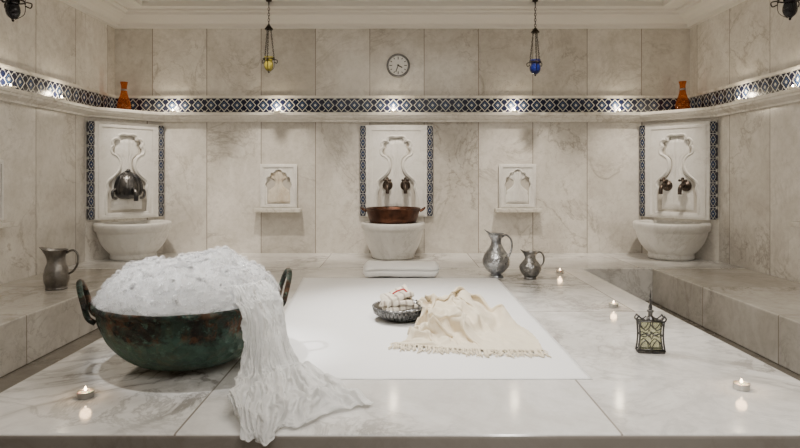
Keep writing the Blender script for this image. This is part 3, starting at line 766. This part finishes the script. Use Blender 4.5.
def towel():
    bm = bmesh.new(); W = .62; n = 64; m = 60; prof = []
    for i in range(n):
        a = 2*pi*i/n; c, s_ = math.cos(a), math.sin(a)
        y = .125*math.copysign(abs(c)**.9, c); zz = .062*math.copysign(abs(s_)**.9, s_)
        crease = .034*math.exp(-((zz-.002)/.008)**2)*(1 if c < -.3 else 0)
        prof.append((y+crease, zz))
    rings = []
    for k in range(m+1):
        u = k/m; x = -W/2+W*u; e = min(u, 1-u)*m; sc = math.sqrt(max(.10, 1-(1-min(1, e/4.5))**2))
        rings.append([bm.verts.new((x+.014*noise.noise(Vector((py*9, pz*12, 0))), py*(.35+.65*sc)+.010*noise.noise(Vector((x*7, pz*9, 3))), pz*sc+.060+.011*noise.noise(Vector((x*7, py*7, 1))))) for py, pz in prof])
    for a, b in zip(rings, rings[1:]):
        for i in range(n): bm.faces.new((a[i], a[(i+1) % n], b[(i+1) % n], b[i]))
    bm.faces.new(rings[0]); bm.faces.new(rings[-1])
    for v in bm.verts: v.co.z = max(v.co.z, .001)
    return mk('folded_towel', bm, m_towel, True, loc=(.01, 4.95, ZS+.006), rot=(0, 0, .02))
tag(towel(), 'plump rolled white terry towel laid across the sheet', 'towel')

# ------------------------------------------------------------------ cauldron + foam
cp = [(0, 0), (.12, 0)]+dense([(.15, .004), (.24, .03), (.32, .095), (.37, .18), (.388, .262)], 5)+[(.394, .268), (.402, .276), (.402, .286), (.394, .292), (.384, .290), (.378, .275)]+dense([(.358, .19), (.31, .105), (.23, .042), (.12, .014)], 4)+[(0, .012)]
def dent(v):
    r = math.hypot(v.co.x, v.co.y)
    if r > .1:
        d = .0035*noise.noise(Vector((v.co.x*16, v.co.y*16, v.co.z*16)))
        v.co.x += v.co.x/r*d; v.co.y += v.co.y/r*d
        if v.co.z > .26: v.co.z += .0035*noise.noise(Vector((v.co.x*9, v.co.y*9, 2)))
caul = lathe('copper_cauldron', cp, m_patina, 128, 0, dent, loc=(CX, CY, ZS+.0005))
for ang in (math.radians(22), math.radians(200)):
    c, s_ = math.cos(ang), math.sin(ang)
    def P(r, tt, z): return (r*c-tt*s_, r*s_+tt*c, z)
    tube('handle', dense([P(.380, -.065, .215), P(.408, -.068, .24), P(.424, -.067, .30), P(.438, -.055, .350), P(.446, -.022, .378), P(.446, .022, .378), P(.438, .055, .350), P(.424, .067, .30), P(.408, .068, .24), P(.380, .065, .215)], 5), .012, m_patina, 12, parent=caul)
tag(caul, 'large dark patinated copper cauldron with ring handles filled with foam', 'cauldron')

verts, faces = [], []
NR, NA = 120, 320
for k in range(NR+1):
    r = FR*max(k, .02)/NR
    for i in range(NA):
        a = 2*pi*i/NA; rr = r*(1+.03*noise.noise(Vector((math.cos(a)*6, math.sin(a)*6, 0)))*(k/NR))
        x, y = rr*math.cos(a), rr*math.sin(a)
        verts.append((x, y, foam_h(x, y)+.0012*noise.noise(Vector((x*120, y*120, 0)))+.003*noise.noise(Vector((x*50, y*50, 7)))))
for k in range(NR):
    for i in range(NA):
        j = (i+1) % NA; faces.append((k*NA+i, (k+1)*NA+i, (k+1)*NA+j, k*NA+j))
b0 = len(verts)
for i in range(NA):
    x, y, z = verts[NR*NA+i]; verts.append((x*.93, y*.93, .27))
for i in range(NA):
    j = (i+1) % NA; faces.append((NR*NA+i, b0+i, b0+j, NR*NA+j))
def ico(sub):
    tb = bmesh.new(); bmesh.ops.create_icosphere(tb, subdivisions=sub, radius=1); tv = [v.co.copy() for v in tb.verts]
    tf = [[v.index for v in f.verts] for f in tb.faces]; tb.free(); return tv, tf
t2 = ico(2)
nwhite = len(faces)
for k in range(4600):
    a = random.random()*2*pi; r = FR*1.01*math.sqrt(random.random()); x, y = r*math.cos(a), r*math.sin(a)
    rr = random.choice((.003, .004, .005, .006)) if k % 6 else random.choice((.008, .010, .013))
    zc = foam_h(x, y)+rr*.55; o0 = len(verts)
    for q in t2[0]: verts.append((x+q.x*rr, y+q.y*rr, zc+q.z*rr))
    for f in t2[1]: faces.append(tuple(o0+q for q in f))
me = bpy.data.meshes.new('soap_foam'); me.from_pydata(verts, [], faces); me.update()
me.materials.append(m_foam); me.materials.append(m_bub)
for i, p in enumerate(me.polygons):
    p.use_smooth = True
    if i >= nwhite: p.material_index = 1
foam = bpy.data.objects.new('soap_foam', me); C.objects.link(foam); foam.location = (CX, CY, ZS+.002)
foam['kind'] = 'stuff'; tag(foam, 'heaped white soap foam filling the copper cauldron', 'foam')

# ------------------------------------------------------------------ engraved bowl with cloth
T = TR
tr = lathe('silver_bowl', [(r*T, z*T) for r, z in [(0, 0), (.085, 0), (.09, .004), (.125, .03), (.142, .06), (.148, .066), (.146, .07), (.138, .062), (.12, .035), (.085, .01), (0, .008)]], m_silver2, 56, loc=TB)
bm = bmesh.new()
for k in range(44):
    a = 2*pi*k/44; c, s_ = math.cos(a), math.sin(a)
    bmesh.ops.create_uvsphere(bm, u_segments=8, v_segments=6, radius=.0065, matrix=Matrix.Translation((.147*T*c, .147*T*s_, .068*T)))
    for sg in (-1, 1):
        b = a+sg*2*pi/44
        tube_bm(bm, [(.098*T*c, .098*T*s_, .008*T), (.143*T*math.cos((a+b)/2), .143*T*math.sin((a+b)/2), .036*T), (.149*T*math.cos(b), .149*T*math.sin(b), .062*T)], .0028, 5)
mk('engraved_rim', bm, m_silver2, True, parent=tr)
tag(tr, 'shallow engraved silver bowl holding a folded striped cloth', 'bowl')
bm = bmesh.new()
def fold(x0, y0, z0, w, d, h, rz, tilt, lift):
    n = 30; m = 30; c, s_ = math.cos(rz), math.sin(rz); top = []; bot = []
    for j in range(m+1):
        rt, rb = [], []
        for i in range(n+1):
            u = i/n*2-1; v = j/m*2-1
            edge_ = min(1, (1-abs(u))*5, (1-abs(v))*5); e = math.sqrt(max(0, 1-(1-edge_)**2))
            x = u*w*(1-.07*noise.noise(Vector((v*2, u, z0*9)))); y = v*d*(1-.07*noise.noise(Vector((u*2, v, z0*7))))
            zc = z0+tilt*u+lift*(u*.5+v*.6)*abs(u*.5+v*.6)+.009*noise.noise(Vector((u*1.8, v*1.8, z0*40)))
            X, Y = x0+x*c-y*s_, y0+x*s_+y*c
            rt.append(bm.verts.new((X, Y, zc+h*e+.003*ridged((u, v, z0), 2.5)))); rb.append(bm.verts.new((X, Y, zc-h*.4*e)))
        top.append(rt); bot.append(rb)
    for j in range(m):
        for i in range(n):
            bm.faces.new((top[j][i], top[j][i+1], top[j+1][i+1], top[j+1][i])); bm.faces.new((bot[j][i], bot[j+1][i], bot[j+1][i+1], bot[j][i+1]))
fold(0, 0, .024, .096, .078, .020, .25, .004, .012)
fold(-.008, .002, .053, .092, .074, .022, .05, -.006, .018)
fold(-.010, .006, .083, .082, .066, .020, .38, .012, .030)
mt = mk('folded_cloth', bm, m_mitt, True, loc=(TB[0]-.018, TB[1], ZS+.052))
tube('red_cord', dense([(-.035, -.035, .106), (-.015, -.025, .116), (.010, .0, .121), (.035, .01, .121), (.066, -.01, .083)], 4), .005, m_red, 8, parent=mt)
tag(mt, 'pale striped folded bath cloth with a red cord', 'cloth')

# ------------------------------------------------------------------ perfume bottle in filigree
def flare(zz): return 1.0+.12*((zz-.09)/.07)**2
bm = bmesh.new()
for zz_ in [.016+.012*i for i in range(12)]:
    k = flare(zz_); s4 = [(-.048*k, -.014), (.048*k, -.014), (.048*k, .014), (-.048*k, .014)]
    ring = [bm.verts.new((x, y, zz_)) for x, y in s4]
    if zz_ > .017:
        for i in range(4): bm.faces.new((pr[i], pr[(i+1) % 4], ring[(i+1) % 4], ring[i]))
    else: bm.faces.new(ring)
    pr = ring
bm.faces.new(pr)
pb = mk('perfume_bottle', bm, m_green, False, loc=(1.185, 2.84, ZS+.0005), rot=(0, 0, -.10))
box('base', (-.062, .062, -.022, .022, 0, .009), m_pewter, .003, parent=pb)
bm = bmesh.new()
for yy in (-.018, .018):
    for sx in (-1, 1):
        tube_bm(bm, [(sx*.053*flare(q), yy, q) for q in (.008, .04, .07, .1, .13, .15)], .0042, 8)
        tube_bm(bm, dense([(sx*.058, yy, .148), (sx*.067, yy, .160), (sx*.058, yy, .172), (sx*.044, yy, .162), (sx*.030, yy, .156), (sx*.014, yy, .168)], 4), .0036, 8)
        bmesh.ops.create_uvsphere(bm, u_segments=10, v_segments=8, radius=.0055, matrix=Matrix.Translation((sx*.058, yy, .174)))
    for z1 in (.016, .150): tube_bm(bm, [(-.058, yy, z1), (.058, yy, z1)], .0042, 8)
    for sx in (-1, 1):
        for zc, sg in ((.020, 1), (.148, -1)):
            tube_bm(bm, dense([(sx*.050, yy, zc), (sx*.046, yy, zc+sg*.022), (sx*.026, yy, zc+sg*.040), (sx*.008, yy, zc+sg*.022), (sx*.004, yy, zc)], 4), .0028, 5)
        tube_bm(bm, dense([(sx*.052, yy, .084), (sx*.030, yy, .078), (sx*.012, yy, .088), (0, yy, .066)], 4), .0026, 5)
        tube_bm(bm, dense([(sx*.052, yy, .086), (sx*.030, yy, .092), (sx*.012, yy, .082), (0, yy, .104)], 4), .0026, 5)
mk('filigree_frame', bm, m_pewter, True, parent=pb)
lathe('neck', [(.022, .150), (.022, .157), (.016, .165), (.010, .175), (.010, .19), (.016, .194), (.016, .20), (0, .20)], m_pewter, 24, parent=pb)
lathe('stopper', [(0, .20), (.007, .20), (.010, .212), (.007, .224), (.003, .23), (.007, .24), (.005, .25), (.0022, .256), (.004, .264), (.0014, .285), (0, .305)], m_pewter, 20, parent=pb)
tag(pb, 'pale glass perfume bottle in dark metal filigree with spire stopper', 'perfume bottle')

# ------------------------------------------------------------------ lights
def area(loc, size, e, col=(1, .915, .80), rot=(0, 0, 0), sy=None):  # soft fill added under the ceiling, no fixture there
    L = bpy.data.lights.new('ceiling_fill', 'AREA'); L.energy = e; L.color = col; L.size = size
    if sy: L.shape = 'RECTANGLE'; L.size_y = sy
    o = bpy.data.objects.new('ceiling_fill', L); C.objects.link(o); o.location = loc; o.rotation_euler = rot
def spot(loc, tgt, e, ang=80, col=(1, .885, .745), soft=.05):
    L = bpy.data.lights.new('ceiling_spot', 'SPOT'); L.energy = e; L.color = col; L.spot_size = math.radians(ang); L.spot_blend = .9; L.shadow_soft_size = soft
    o = bpy.data.objects.new('ceiling_spot', L); C.objects.link(o); o.location = loc
    o.rotation_euler = (Vector(tgt)-Vector(loc)).to_track_quat('-Z', 'Y').to_euler()
area((0, 3.2, HC-.03), 2.0, 42, sy=1.4)
area((0, .3, HC-.05), 2.0, 34, (1, .97, .92), sy=1.5)
for x in (-2.45, -1.3, -.04, 1.26, 2.45): spot((x, 5.3, HC-.03), (x, 6.35, .8), 175, 48)
for x in (-2.6, 2.6): spot((x, 3.6, HC-.03), (x*1.1, 4.2, .3), 30, 62)
spot((-1.5, 2.4, HC-.03), (-.95, 2.75, .65), 400, 27, (1, .98, .96))
spot((-.6, 4.0, HC-.03), (.2, 3.4, .3), 330, 62, (1, .965, .915))
spot((.8, 1.0, HC-.03), (.9, 2.5, .3), 190, 70, (1, .965, .915))
w = bpy.data.worlds.new('W'); w.use_nodes = True; w.node_tree.nodes['Background'].inputs[0].default_value = (1, .88, .74, 1); w.node_tree.nodes['Background'].inputs[1].default_value = .2
bpy.context.scene.world = w

# ------------------------------------------------------------------ camera
cam = bpy.data.cameras.new('camera'); co = bpy.data.objects.new('camera', cam); C.objects.link(co)
cam.sensor_width = 36; cam.lens = 27; cam.shift_y = -49/800; cam.clip_start = .05
co.location = (0, 0, 1.14); co.rotation_euler = (pi/2, 0, 0)
bpy.context.scene.camera = co
